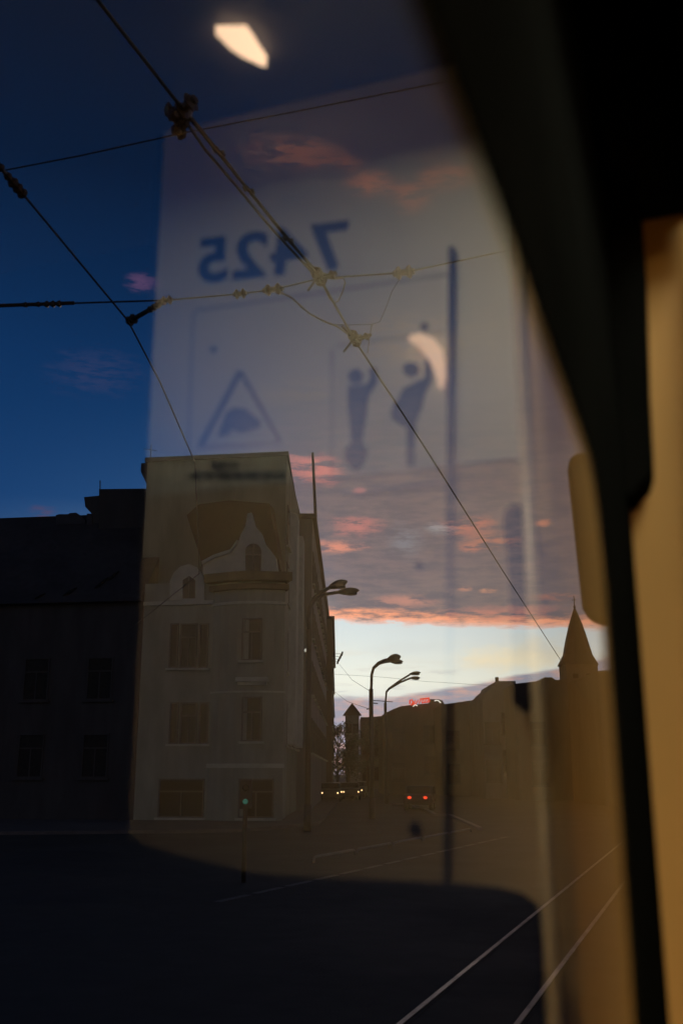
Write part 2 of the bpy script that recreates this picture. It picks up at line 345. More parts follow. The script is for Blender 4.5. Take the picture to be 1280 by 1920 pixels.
# corner house: front wall through the corner at px 530, direction almost square to the street
CW = at_w(530, 1300, 47.0); CW.z = 0
FD = (G(-math.cos(rad(8)), math.sin(rad(8)))).normalized()          # leftwards along the front
FO = Vector((FD.y, -FD.x, 0)); FO = FO if FO.dot(FH) < 0 else -FO    # out of the front, towards the camera
FR = -FD
SD = FH.copy()                                                       # along the street
def on_front(px, py, back=0.0):
    p0 = CW - FO*back; d = ray(px, py); t = (p0 - EYE).dot(FO)/d.dot(FO); return EYE + d*t
house = thing('corner_house', 'pale ornate corner house with curved gable standing before a blank wall', 'house', CW)
house_off = CW
def hp(p): return Vector(p) - house_off
def front_prism(name, pxs, depth, m, back=0.0, parent=house, off=None, bevel=0):
    bm = bmesh.new(); prism(bm, [Vector(on_front(x, y, back)) - house_off for x, y in pxs], FO*depth); return obj(name, bm, m, parent, bevel)
# walls: box with front at the plane and 8 m depth along the street
zc = on_front(530, 1088).z
lf = on_front(262, 1300); Lw = (Vector((lf.x, lf.y, 0)) - CW).length
bm = bmesh.new(); prism(bm, [Vector((0,0,0)), FD*Lw, FD*Lw + SD*4.0, SD*4.0], (0, 0, zc)); obj('wall', bm, 'plaster', house)
# round corner bay between px 395 and 530: shallow bow in front of the wall
bow = []
a0, a1 = on_front(396, 1300), on_front(532, 1300)
for i in range(9):
    t = i/8; p = Vector((a0.x, a0.y, 0)).lerp(Vector((a1.x, a1.y, 0)), t) + FO*(.55*math.sin(PI*t)**.8 + .004); bow.append(p - house_off)
bm = bmesh.new(); prism(bm, bow, (0, 0, zc - .02)); obj('bay', bm, 'plaster', house)
def bow_band(name, z0, z1, out, m):
    pts = [p + FO*out*1.0 for p in bow]; pts[0] = pts[0] + FD*out; pts[-1] = pts[-1] - FD*out
    bm = bmesh.new(); prism(bm, [q + Vector((0,0,z0)) for q in pts] + [bow[-1] - FO*.3 + Vector((0,0,z0)), bow[0] - FO*.3 + Vector((0,0,z0))], (0, 0, z1 - z0)); return obj(name, bm, m, house)
def zpx(px, py): return on_front(px, py).z
bow_band('cornice', zpx(460, 1094), zpx(460, 1078), .42, 'brown_trim'); bow_band('cornice', zpx(460, 1109), zpx(460, 1099), .22, 'brown_trim')
bow_band('string_course', zpx(460, 1136), zpx(460, 1131), .08, 'stucco'); bow_band('string_course', zpx(460, 1440), zpx(460, 1432), .10, 'stucco'); bow_band('string_course', zpx(460, 1300), zpx(460, 1297), .05, 'stucco')
bm = bmesh.new(); zz0, zz1 = zpx(320, 1135), zpx(320, 1128)
prism(bm, [FD*Lw + FO*.12 + Vector((0,0,zz0)), Vector((a0.x-house_off.x, a0.y-house_off.y, zz0)) + FO*.12, Vector((a0.x-house_off.x, a0.y-house_off.y, zz0)), FD*Lw + Vector((0,0,zz0))], (0,0,zz1-zz0)); obj('string_course', bm, 'stucco', house)
# windows
def fwin(x0, x1, y0, y1, out=0.006, **k):
    a, b = on_front((x0+x1)/2, y0), on_front((x0+x1)/2, y1); l, r = on_front(x0, (y0+y1)/2), on_front(x1, (y0+y1)/2)
    return win(house, (a+b)/2 - house_off + FO*out, (r-l).length, (a-b).length, FR, FO, **k)
def bow_out(px): t = (px-396)/(532-396); return .55*math.sin(PI*t)**.8 + .012
for y0, y1, tr in ((1172, 1250, .70), (1320, 1392, .68)):
    for x0, x1 in ((321, 332), (341, 367), (376, 388)): fwin(x0, x1, y0, y1, mull=(x1-x0) > 15, transom=tr)
fwin(461, 493, 1165, 1238, out=bow_out(478)); fwin(461, 493, 1311, 1388, out=bow_out(478), hood=True, transom=.66)
fwin(455, 515, 1463, 1530, out=bow_out(478), name='shop_window'); fwin(300, 380, 1463, 1530, name='shop_window')
# roof, gable with finial, side dormer
front_prism('roof', ((350, 966), (372, 946), (430, 938), (505, 944), (530, 1086), (384, 1086), (374, 1040)), -1.2, 'roof_red', back=.9)
gab = [(384, 1080), (384, 1062), (405, 1050), (436, 1040), (449, 1022), (455, 1004), (463, 990), (467, 966), (474, 964), (480, 988), (492, 1002), (499, 1022), (509, 1034), (519, 1048), (524, 1080)]
g = front_prism('gable', gab, .35, 'stucco', back=.25)
front_prism('gable_coping', [(384, 1062), (405, 1050), (436, 1040), (449, 1022), (449, 1016), (436, 1034), (405, 1044), (383, 1056)], .5, 'stucco', back=.2, parent=g)
aw = [(461, 1074)] + [(475 + 15*math.cos(a), 1034 - 15*math.sin(a)) for a in [PI - i*PI/8 for i in range(9)]] + [(489, 1074)]
front_prism('gable_window', aw, .02, 'pane', back=-.105, parent=g)
front_prism('gable_window_frame', [(474, 1074), (476.5, 1074), (476.5, 1020), (474, 1020)], .05, 'frame', back=-.11, parent=g); front_prism('gable_window_frame', [(461, 1042), (489, 1042), (489, 1039), (461, 1039)], .055, 'frame', back=-.11, parent=g)
dorm = [(322, 1128), (322, 1092), (329, 1076), (342, 1064), (358, 1060), (372, 1066), (382, 1080), (386, 1094), (386, 1128)]
d = front_prism('dormer', dorm, .3, 'stucco', back=.2)
front_prism('dormer_window', [(343, 1122), (343, 1088), (355, 1080), (366, 1088), (366, 1122)], .02, 'pane', back=-.105, parent=d)
front_prism('dormer_window_frame', [(353.5, 1122), (355.5, 1122), (355.5, 1082), (353.5, 1082)], .05, 'frame', back=-.11, parent=d)

# tall blank block behind it
zf = on_front(535, 855, 2.0).z
blk = thing('apartment_block', 'tall block with a blank firewall rising behind the ornate gable', 'building', CW - FO*2.0 + SD*0)
bo = Vector(blk.location)
def BP(px, w=None): p = on_front(px, 1000, 2.0); return Vector((p.x, p.y, 0)) - bo
r0, l0 = BP(535), BP(270)
bm = bmesh.new(); prism(bm, [r0, l0, l0 + SD*12.5, r0 + SD*12.5 + RGT*.25], (0, 0, zf)); obj('wall', bm, 'firewall', blk)
bm = bmesh.new(); prism(bm, [r0 - FD*.12 + FO*.1, l0 + FD*.12 + FO*.1, l0 + FO*.1 + FD*.12 + SD*12.6, r0 - FD*.12 + FO*.1 + SD*12.6], (0, 0, .22)); o = obj('parapet', bm, 'slate', blk); o.location.z = zf
bm = bmesh.new(); prism(bm, [l0 + Vector((0,0,zf-1.2)), l0 + FD*.35 + Vector((0,0,zf-.5)), l0 + FD*.35 + Vector((0,0,zf-.05)), l0 + Vector((0,0,zf-.05))], SD*.5); obj('eaves_end', bm, 'slate', blk)
def side_windows(parent, p0, u_dir, n_along, step, z_list, m_w, m_h, out, first=1.6):
    for i in range(n_along):
        for z in z_list: win(parent, p0 + u_dir*(first + i*step) + Vector((0,0,z)) + out*.004, m_w, m_h, u_dir, out)
sd1 = (SD*12.5 + RGT*.25).normalized(); so1 = Vector((sd1.y, -sd1.x, 0)); so1 = so1 if so1.dot(RGT) > 0 else -so1
side_windows(blk, r0, sd1, 4, 3.0, (4.6, 8.2, 11.6, 14.6), 1.3, 2.0, so1)
for i in range(2):   # glazed bays catch the bright west sky
    c0 = r0 + sd1*(2.2 + i*5.2)
    bm = bmesh.new(); prism(bm, [c0 + so1*.002, c0 + so1*.42 + sd1*.5, c0 + so1*.42 + sd1*2.3, c0 + sd1*2.8 + so1*.002], (0, 0, zf - 6)); o = obj('oriel', bm, 'stucco', blk); o.location.z = 3.6
box_l = bmesh.new(); tube(box_l, [so1*.45 + r0 + sd1*10.6 + Vector((0,0,9.35)), so1*.02 + r0 + sd1*10.6 + Vector((0,0,9.35))], .04)
wl = obj('wall_lamp', box_l, 'iron', blk); bm = bmesh.new(); ell(bm, so1*.5 + r0 + sd1*10.6 + Vector((0,0,9.3)), (.11,.11,.11)); obj('globe', bm, 'white_lens', wl, smooth=True)
bm = bmesh.new(); tube(bm, [l0 + FR*.15 + Vector((0,0,zf)), l0 + FR*.15 + Vector((0,0,zf+.95))], .022); tube(bm, [l0 - FR*.25 + Vector((0,0,zf+.75)), l0 + FR*.5 + Vector((0,0,zf+.6))], .015); obj('aerial', bm, 'wire', blk)

def row_block(name, label, pxr, w0, w1, ztop, wallmat, px_end=None, wleft=14, parapet=True, windows=True, roofm='slate'):
    a = at_w(pxr, 1300, w0); b = at_w(px_end, 1300, w1) if px_end else a + SD*(w1-w0); a.z = b.z = 0
    t = thing(name, label, 'building', a); sd = (b-a).normalized(); ou = Vector((sd.y, -sd.x, 0)); ou = ou if ou.dot(RGT) > 0 else -ou
    bm = bmesh.new(); prism(bm, [Vector(), b-a, b-a-RGT*wleft, -RGT*wleft], (0,0,ztop)); obj('wall', bm, wallmat, t)
    bm = bmesh.new(); prism(bm, [ou*.25-sd*.15, b-a+ou*.25, b-a-RGT*wleft, -RGT*wleft-sd*.15], (0,0,.3)); o = obj('roof_edge', bm, roofm, t); o.location.z = ztop
    if windows:
        L = (b-a).length; n = max(2, int(L/3.2)); nf = int((ztop-2.5)/3.4)
        for i in range(n):
            for k in range(nf): win(t, sd*(1.4+i*(L-2.6)/(n-1)) + Vector((0,0,4.4+k*3.4)) + ou*.004, 1.2, 1.9, sd, ou)
    return t, a, sd, ou
z2 = at_w(570, 971, 60).z
b2, p2, sd2, ou2 = row_block('apartment_block', 'grey block stepping forward just beyond the tall blank wall', 583, 60.2, 100, z2, 'grey_wall', 612, 9)
mast = bmesh.new(); mb = at_w(592, 1012, 63); tube(mast, [Vector((mb.x, mb.y, z2+.25)), at_w(586, 849, 63)], [.12, .09]); tag(obj('roof_mast', mast, 'lamp_grey'), 'tall bare mast rising from the grey block roof', 'mast')
z3 = at_w(616, 1161, 101).z
b3, p3, sd3, ou3 = row_block('apartment_block', 'dark brown block closing the left side of the street', 622, 101, 150, z3, 'brown_wall', 626, 12)
# comb aerial reaching out of the dark block
bm = bmesh.new()
for k in range(4):
    q = at_w(641 - k*2.6, 1226 + k*5, 104); l = at_w(620, 1225.5 + k*5, 104); tube(bm, [l, q], .022, 6)
    tube(bm, [q + Vector((0,0,.22)) + RGT*.06, q - Vector((0,0,.22)) - RGT*.06], .09, 6)
tag(obj('wire_bracket', bm, 'wire'), 'four-armed insulator bracket sticking out of the dark brown block', 'bracket')

# left house under the slate roof
lh = thing('slate_house', 'dark house with a long slate roof at the left edge', 'house', CW + FD*(Lw+.02)); lo = Vector(lh.location)
Lh = 22; ze = on_front(150, 1132).z; zr = on_front(150, 966, 5).z
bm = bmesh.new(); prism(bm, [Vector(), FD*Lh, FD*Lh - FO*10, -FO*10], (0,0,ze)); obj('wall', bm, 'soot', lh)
bm = bmesh.new(); prism(bm, [FO*.5 + Vector((0,0,ze)), -FO*5 + Vector((0,0,zr)), -FO*10.5 + Vector((0,0,ze))], FD*Lh); rf = obj('roof', bm, 'slate', lh)
def on_roof(px, py):
    n = Vector(FO*(zr-ze) + Vector((0,0,5.5))).normalized(); p0 = lo + FO*.5 + Vector((0,0,ze)); d = ray(px, py); t = (p0-EYE).dot(n)/d.dot(n); return EYE + d*t, n
for q in (((178,1104),(196,1088),(204,1084),(190,1099)), ((201,1090),(216,1076),(224,1072),(211,1086)), ((119,1118),(132,1108),(145,1103),(134,1113)), ((66,1124),(78,1117),(86,1114),(74,1121))):
    ps = [on_roof(*c) for c in q]; bm = bmesh.new(); prism(bm, [p - lo for p, n_ in ps], ps[0][1]*.07); obj('skylight', bm, 'pane', rf)
for i in range(6):
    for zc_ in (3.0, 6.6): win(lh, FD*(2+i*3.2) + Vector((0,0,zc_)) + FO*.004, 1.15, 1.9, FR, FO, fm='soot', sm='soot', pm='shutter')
def roof_thing(nm, pxs, back, depth, m='soot'):
    bm = bmesh.new(); prism(bm, [on_front(x, y, back) - lo for x, y in pxs], -FO*depth); return obj(nm, bm, m, lh)
roof_thing('stair_head', ((186, 990), (186, 917), (272, 916), (272, 1040), (186, 1040)), 4.0, 4)
roof_thing('bay_head', ((158, 932), (188, 929), (188, 985), (171, 985), (174, 965), (160, 950)), 4.4, 1.5)
roof_thing('chimney', ((105, 966), (111, 964), (128, 964), (131, 962), (143, 961), (160, 975), (160, 990), (105, 990)), 4.4, .8, 'slate'); roof_thing('chimney', ((163, 963), (172, 963), (174, 990), (163, 990)), 4.3, .5, 'slate')
bm = bmesh.new(); tube(bm, [on_front(188, 920, 4.5) - lo, on_front(188, 901, 4.5) - lo], .03); obj('aerial', bm, 'wire', lh)

# ------------------------------------------------------------------ silhouettes right of the street
def sil(name, label, cat, pxs, w, depth, m, win_rows=None):
    base = [at_w(x, y, w) for x, y in pxs]; l, r = base[0], base[-1]
    loc = Vector(((l.x+r.x)/2, (l.y+r.y)/2, 0)); t = thing(name, label, cat, loc)
    pts = [Vector((l.x, l.y, 0)) - loc] + [p - loc for p in base] + [Vector((r.x, r.y, 0)) - loc]
    bm = bmesh.new(); prism(bm, pts, FH*depth); obj('wall', bm, m, t)
    wd = (r-l).length; zt = min(l.z, r.z)
    n = max(2, int(wd/3.4)); nf = max(1, int((zt-1.0)/3.3))
    for i in range(n):
        for k in range(nf): win(t, Vector((l.x-loc.x, l.y-loc.y, 0)) + (r-l).normalized()*((i+.5)*wd/n) + Vector((0,0,2.0+k*3.3)) - FH*.004, 1.2, 1.8, RGT, -FH, fm='soot', sm='soot')
    return t, loc
h1, _ = sil('town_house', 'dark house at the right edge of the window view', 'house', ((1120, 1258), (1150, 1256), (1350, 1250)), 72, 10, 'brown_wall')
h2, _ = sil('town_house', 'long dark house below the church spire', 'house', ((964, 1282), (1000, 1278), (1014, 1276), (1020, 1270), (1034, 1270), (1041, 1275), (1121, 1268)), 86, 10, 'brown_wall')
h3, c3 = sil('town_house', 'stepped dark house with one chimney left of the church', 'house', ((904, 1312), (906, 1302), (914, 1296), (920, 1289), (928, 1283), (930, 1277), (966, 1277)), 92, 10, 'grey_wall')
bm = bmesh.new(); p = at_w(931, 1277, 92.5); q = at_w(931, 1270, 92.5); bx(bm, (p.x-c3.x-.12, p.y-c3.y-.2, p.z-.3), (p.x-c3.x+.14, p.y-c3.y+.2, q.z)); obj('chimney', bm, 'soot', h3)
h4, _ = sil('town_house', 'low dark house with gently sloping roof by the bright sign house', 'house', ((826, 1321), (850, 1318), (912, 1309)), 104, 10, 'brown_wall')
h5, c5 = sil('sign_house', 'dark house with round roof carrying a red sign', 'house', ((716, 1341), (724, 1336), (738, 1329), (752, 1324), (768, 1322), (800, 1319), (832, 1317)), 112, 12, 'brown_wall')
h6, _ = sil('town_house', 'dark house behind the street lamps in the distance', 'house', ((676, 1345), (700, 1344), (720, 1342)), 150, 10, 'brown_wall')
# red script sign: illegible joined strokes, and its pale arc
bm = bmesh.new(); sg = []
def stroke(bm, pts, r, w=111.4): tube(bm, [at_w(x, y, w) for x, y in pts], r, 6)
stroke(bm, [(768, 1320), (768, 1313), (772, 1312), (774, 1316), (771, 1320), (776, 1318), (778, 1313), (780, 1319), (784, 1312), (785, 1319), (789, 1311), (790, 1318), (794, 1310), (795, 1317), (799, 1310), (800, 1316), (804, 1310), (805, 1315)], .09)
stroke(bm, [(769, 1322), (780, 1319.5)], .07); stroke(bm, [(787, 1311), (805, 1309)], .09); stroke(bm, [(790, 1318), (805, 1316)], .07)
sign = tag(obj('rooftop_sign', bm, 'neon', smooth=True), 'glowing red script sign on the round roof', 'sign')
bm = bmesh.new(); stroke(bm, [(774, 1325), (778, 1321), (782, 1324)], .06); obj('emblem', bm, 'neon_white', sign)
bm = bmesh.new(); stroke(bm, [(814, 1314.5), (817, 1313), (821, 1313.5), (826, 1318)], .07); tag(obj('neon_arc', bm, 'neon_white', smooth=True), 'short white glowing arc right of the red sign', 'sign')
bm = bmesh.new(); prism(bm, [at_w(x, y, 112.5) for x, y in ((806, 1322), (806, 1311), (822, 1311), (830, 1314), (830, 1322))], FH*2); o = obj('roof_box', bm, 'soot', h5); o.location = -c5
# gate tower with pointed roof, far down the street
tw = at_w(660, 1345, 140); gt = thing('turret_house', 'small turret with a pointed roof at the end of the street', 'house', (tw.x, tw.y, 0))
wq = at_w(675, 1340, 140); hw = (wq - at_w(645, 1340, 140)).length/2
def quad(hw_, z): return [RGT*a*hw_ + FH*b*hw_ + Vector((0,0,z)) for a, b in ((-1,-1), (1,-1), (1,1), (-1,1))]
def frustum(bm, rings):
    rs = [[bm.verts.new(p) for p in r] for r in rings]
    for a, b in zip(rs, rs[1:]):
        for k in range(len(a)): bm.faces.new((a[k], a[(k+1) % len(a)], b[(k+1) % len(b)], b[k]))
    bm.faces.new(rs[0][::-1]); bm.faces.new(rs[-1])
z0, z1 = at_w(660, 1339, 140).z, at_w(660, 1319, 140).z
bm = bmesh.new(); frustum(bm, [quad(hw*.86, 0), quad(hw*.86, z0)]); obj('wall', bm, 'grey_wall', gt)
bm = bmesh.new(); frustum(bm, [quad(hw*1.15, z0-.2), quad(hw*.6, z0+(z1-z0)*.45), quad(.05, z1)]); obj('roof', bm, 'slate', gt)
for sx_ in (-.4, .4): win(gt, RGT*hw*sx_ - FH*(hw*.86+.004) + Vector((0,0,z0-2)), .7, 1.2, RGT, -FH)
# church
WC = 160; cc = at_w(1083, 1250, WC); ch = thing('church_tower', 'dark church tower with a steep pointed spire and thin finial', 'church', (cc.x, cc.y, 0))
ze_, zs = at_w(1083, 1247, WC).z, at_w(1075, 1140, WC).z; hw = (at_w(1117, 1260, WC) - at_w(1048, 1260, WC)).length/2*.85
bm = bmesh.new(); frustum(bm, [quad(hw, 0), quad(hw, ze_)]); obj('wall', bm, 'brown_wall', ch)
def octo(r, z): return [RGT*r*math.cos(a) + FH*r*math.sin(a) + Vector((0,0,z)) for a in [PI/8 + k*PI/4 for k in range(8)]]
bm = bmesh.new(); frustum(bm, [octo(hw*1.32, ze_-.15), octo(hw*1.30, ze_+.05), octo(hw*.95, ze_ + (zs-ze_)*.17), octo(hw*.73, ze_ + (zs-ze_)*.42), octo(hw*.45, ze_ + (zs-ze_)*.70), octo(.12, zs)]); obj('spire', bm, 'slate', ch)
bm = bmesh.new(); zt = at_w(1071, 1117, WC).z; tube(bm, [Vector((0,0,zs-.3)), Vector((0,0,zt))], .07); bx(bm, (-.35,-.05,zt-.75), (.35,.05,zt-.65)); ell(bm, (0,0,zs+.2), (.22,.22,.22)); obj('finial', bm, 'iron', ch)
for sx_ in (-.42, .42): win(ch, RGT*hw*sx_ - FH*(hw+.004) + Vector((0,0,ze_-2.6)), .9, 2.0, RGT, -FH, mull=False)

# ------------------------------------------------------------------ trees at the end of the street
def tree(px, ytop, w, rx, label, seed):
    rnd = random.Random(seed); b = at_w(px, 1450, w); top = at_w(px, ytop, w).z
    t = thing('street_tree', label, 'tree', (b.x, b.y, 0), 0, 'trees down the street')
    bm = bmesh.new(); tube(bm, [(0,0,0), (.05,.02,top*.3), (0,.06,top*.62)], [.22,.16,.07], 8)
    limbs = []
    for k in range(8):
        a = k*2.4; z = top*(.3+.05*k); e = Vector((math.cos(a)*rx*.6, math.sin(a)*rx*.6, z + top*.22)); tube(bm, [(0,.03,z), e*.5 + Vector((0,0,z*.55)), e], [.08,.05,.02], 6); limbs.append(e)
    obj('trunk', bm, 'bark', t); bm = bmesh.new()
    cl = [Vector((rnd.gauss(0,.42)*rx, rnd.gauss(0,.42)*rx, top*(.62+.36*rnd.uniform(-.9,.85)*1))) for _ in range(38)]
    for i in range(2600):
        c = rnd.choice(cl); p = c + Vector((rnd.gauss(0,.3), rnd.gauss(0,.3), rnd.gauss(0,.26)))*rx*.45
        p.z = min(p.z, top); n = Vector((rnd.gauss(0,1), rnd.gauss(0,1), rnd.gauss(0,1))).normalized(); u = n.orthogonal().normalized(); v = n.cross(u); s_ = rnd.uniform(.07,.14)
        bm.faces.new([bm.verts.new(p + u*a_*s_ + v*b_*s_*.6) for a_, b_ in ((-1,0), (0,-1), (1,0), (0,1))])
    obj('crown', bm, 'leaf', t); return t
tree(632, 1352, 118, 2.0, 'bushy tree tight against the dark brown block', 3)
tree(652, 1362, 105, 2.6, 'rounded tree in front of the small pointed turret', 4)
tree(688, 1349, 125, 2.8, 'broad dark tree right behind the single lamp post', 5)

# ------------------------------------------------------------------ street lamps, seen unlit against the sky
def cobra(t, neck, tip, hx, r=.16):
    # flattened egg-shaped lamp head from neck to tip
    bm = bmesh.new(); ax = (tip-neck); L = ax.length; ax.normalize(); n = 9; prof = [.25,.55,.8,.95,1,.98,.88,.62,.2]
    tube(bm, [neck + ax*L*i/(n-1) for i in range(n)], [r*p for p in prof], 10); o = obj('lamp_head', bm, 'lamp_grey', t, smooth=True)
    b2_ = bmesh.new(); c = neck + ax*L*.62 - Vector((0,0,r*.72)); ell(b2_, c, (L*.3, L*.3, r*.45)); obj('lens', b2_, 'frame', o, smooth=True)
def post(name, label, px, w, pxbase, path, heads, r=.075, thick=None):
    b = at_w(px, 1450, w); loc = Vector((b.x, b.y, 0)); t = thing(name, label, 'street lamp', loc, 0, 'street lamps')
    bm = bmesh.new(); top = at_w(px, thick, w).z
    tube(bm, [Vector((0,0,0)), Vector((0,0,1.0))], .16, 10); tube(bm, [Vector((0,0,1.0)), Vector((0,0,top))], [.12, .11], 10); obj('post', bm, 'lamp_grey', t, smooth=True)
    for pth, hd in zip(path, heads):
        bm = bmesh.new(); pts = [Vector((0,0,top-.05))] + [at_w(x, y, w + dw) - loc for x, y, dw in pth]; tube(bm, pts, r, 8); obj('arm', bm, 'lamp_grey', t, smooth=True)
        (x0, y0, d0), (x1, y1, d1), rr = hd; cobra(t, at_w(x0, y0, w+d0) - loc, at_w(x1, y1, w+d1) - loc, 0, rr)
    return t, loc
p1, l1 = post('street_lamp', 'tall street lamp on thick lower post before the pointed turret', 696.5, 52, 0,
     [[(696, 1285, 0), (696.5, 1265, 0), (700, 1252, 0), (709, 1243, 0), (720, 1238, 0), (729, 1236, 0)], [(696, 1285, .1), (696.5, 1266, .2), (700, 1253, .4), (710, 1244.5, .8), (722, 1241, 1.4), (731, 1240, 2)]],
     [((726, 1236, 0), (751, 1231, 0), .2), ((729, 1240, 2), (755, 1240.5, 2.4), .13)], thick=1292)
bm = bmesh.new(); tube(bm, [Vector((0,0,at_w(696, 1313, 52).z)), at_w(736, 1316, 52) - l1], .02, 6); tube(bm, [Vector((0,0,at_w(696, 1318, 52).z)), at_w(708, 1319, 52) - l1], .03, 6); tube(bm, [Vector((0,0,at_w(696, 1328, 52).z)), at_w(687, 1330, 52) - l1], .03, 6); obj('bracket', bm, 'wire', p1)
post('street_lamp', 'double-armed street lamp with two small heads, farther down', 723.5, 78, 0,
     [[(723.5, 1305, 0), (724, 1297, 0), (729, 1291, 0), (748, 1277, 0), (768, 1265, 0)], [(723.5, 1306, .1), (724, 1298, .2), (729, 1292, .3), (749, 1280, .7), (769, 1271.5, 1)]],
     [((767, 1264, 0), (788, 1261, 0), .15), ((768, 1271.5, 1), (787, 1271, 1), .14)], thick=1318)
post('street_lamp', 'street lamp with two large heads before the grey block', 577, 41, 0,
     [[(577.5, 1160, 0), (580, 1140, 0), (588, 1122, 0), (602, 1110, 0), (618, 1102, 0)], [(577.5, 1162, .1), (580, 1142, .2), (589, 1126, .5), (606, 1115, .9), (634, 1110.5, 1.2)]],
     [((615, 1102, 0), (651, 1090, 0), .18), ((631, 1110.5, 1.2), (673, 1107, 1.4), .16)], thick=1180)

# ------------------------------------------------------------------ overhead line
def wire_pts(pts, sag=0.0, n=10):
    out = []
    for a, b in zip(pts, pts[1:]):
        for i in range(n): t = i/n; out.append(a.lerp(b, t) - Vector((0,0,sag*4*t*(1-t))))
    return out + [pts[-1]]
def wires(name, label, paths, r, group='overhead wires', cat='wire'):
    bm = bmesh.new()
    for p in paths: tube(bm, p, r, 6)
    return tag(obj(name, bm, 'wire', smooth=True), label, cat, group)
def blob(bm, c, ax, L, r, discs=3):
    # insulator / clamp: a bar with sheds
    ax = ax.normalized(); tube(bm, [c - ax*L/2, c + ax*L/2], r*.45, 8)
    for i in range(discs):
        q = c + ax*L*((i+.5)/discs - .5); tube(bm, [q - ax*L*.11, q + ax*L*.03, q + ax*L*.11], [r*.7, r, r*.55], 8)
ZW = 5.5
A = [at_z(230, 60, ZW), at_z(345, 208, ZW), at_z(597, 517, ZW), at_z(665, 638, ZW), at_z(800, 845, ZW), at_z(945, 1075, ZW-.02), at_z(1046, 1231, ZW)]
A0 = A[1] + (A[0]-A[1]).normalized()*14
A9 = A[-1] + (A[-1]-A[-2]).normalized()*24
wa = wires('contact_wire', 'long contact wire running from the sky down to the church tower', [[A0] + wire_pts(A, 0, 3) + [A9]], .0095)
up = Vector((0,0,.001))
def off(p, x, y, z=ZW+.06): return at_z(x, y, z)
F1 = [at_z(352, 212, ZW+.05), at_z(410, 285, ZW+.09), at_z(466, 357, ZW+.08), at_z(540, 450, ZW+.07), at_z(600, 516, ZW+.04)]
bm = bmesh.new(); tube(bm, F1, .010, 6); F2 = [at_z(x, y, ZW+.03) for x, y in ((340, 214), (384, 280), (440, 345), (505, 424), (590, 516))]; tube(bm, F2, .009, 6); obj('feeder_wire', bm, 'wire', wa)
for (x, y) in ((410, 284), (466, 356), (540, 449)):
    bm = bmesh.new(); blob(bm, at_z(x, y, ZW+.05), Vector((.4,1,0)), .09, .022, 2); obj('clamp', bm, 'iron', wa)
bm = bmesh.new(); c = at_z(345, 208, ZW+.02)
blob(bm, c + Vector((-.04,.02,.03)), Vector((1,.2,.1)), .15, .05, 3); blob(bm, c + Vector((.03,-.03,0)), Vector((1,-.3,.3)), .13, .055, 2); blob(bm, c - Vector((.03,0,.04)), Vector((.2,1,0)), .13, .04, 3); blob(bm, c - Vector((.06,-.06,.07)), Vector((.2,1,0)), .09, .035, 2); obj('section_insulator', bm, 'porcelain', wa)
for (x, y, k) in ((597, 518, 1.25), (664, 634, 1.4)):
    bm = bmesh.new(); c = at_z(x, y, ZW+.01); t_ = (A[3]-A[2]).normalized()
    blob(bm, c, t_, .15*k, .045, 3); blob(bm, c + Vector((.05,.03,.0)), Vector((1,.3,.5)), .12*k, .035, 2)
    for j in range(5): a = j*1.3; tube(bm, [c, c + Vector((math.cos(a)*.085, math.sin(a)*.05, math.sin(a*2)*.07))*k], .009, 5)
    obj('clamp', bm, 'porcelain', wa)
def loop(parent, pts, r=.0045, z=ZW, nm='jumper'):
    bm = bmesh.new(); tube(bm, [at_z(x, y, z) for x, y in pts], r, 6); obj(nm, bm, 'wire', parent, smooth=True)
loop(wa, ((600, 520), (625, 523), (643, 521), (647, 529), (643, 545), (634, 564), (626, 568), (618, 560), (606, 536)), .006)
loop(wa, ((527, 549), (545, 557), (562, 572), (580, 588), (606, 602), (632, 612), (652, 626)), .007); loop(wa, ((530, 549), (552, 563), (566, 578), (590, 594), (612, 603)), .004, ZW+.02)
loop(wa, ((606, 602), (625, 608), (660, 609), (697, 608), (712, 603), (722, 580), (735, 545), (752, 518)), .0032, ZW+.1); loop(wa, ((697, 608), (692, 635), (689, 662)), .004, ZW+.05)
B = [at_z(x, y, ZW) for x, y in ((0, 312), (38, 357), (240, 601), (300, 716), (366, 868))]
B0 = B[1] + (B[0]-B[1]).normalized()*12; dB = (B[-1]-B[-2]).normalized()
wb = wires('contact_wire', 'thin contact wire bending down to the corner building roof', [[B0] + B + [B[-1] + dB*6 + Vector((-.8,0,0)), B[-1] + dB*12 + Vector((-3.5,0,0))]], .0075)
bm = bmesh.new(); blob(bm, at_z(33, 352, ZW), B[1]-B[0], .17, .035, 3); blob(bm, at_z(8, 322, ZW), B[1]-B[0], .17, .026, 2); obj('section_insulator', bm, 'porcelain', wb)
S = [at_z(x, y, ZW+.05) for x, y in ((0, 573), (120, 569), (312, 563), (450, 551), (512, 543), (600, 522), (757, 511), (940, 472))]
wsn = wires('span_wire', 'cross-span wire carrying both contact wires, strung with insulators', [[S[0] + (S[0]-S[1]).normalized()*9 + Vector((0,0,.4))] + S + [S[-1] + (S[-1]-S[-2]).normalized()*7 + Vector((0,0,.5))]], .0065)
bm = bmesh.new(); ax = S[1]-S[0]; blob(bm, at_z(60, 571, ZW+.05), ax, .19, .022, 2); blob(bm, at_z(100, 570, ZW+.05), ax, .14, .028, 3); tube(bm, [at_z(0, 573, ZW+.05), at_z(140, 568, ZW+.05)], .014, 6); obj('insulator', bm, 'porcelain', wsn)
for x, y, L, r, n_ in ((313, 563, .09, .036, 2), (450, 551, .10, .040, 2), (512, 543, .15, .046, 2), (757, 511, .15, .052, 2)):
    bm = bmesh.new(); blob(bm, at_z(x, y, ZW+.05), S[4]-S[3], L, r, n_); obj('insulator', bm, 'porcelain', wsn)
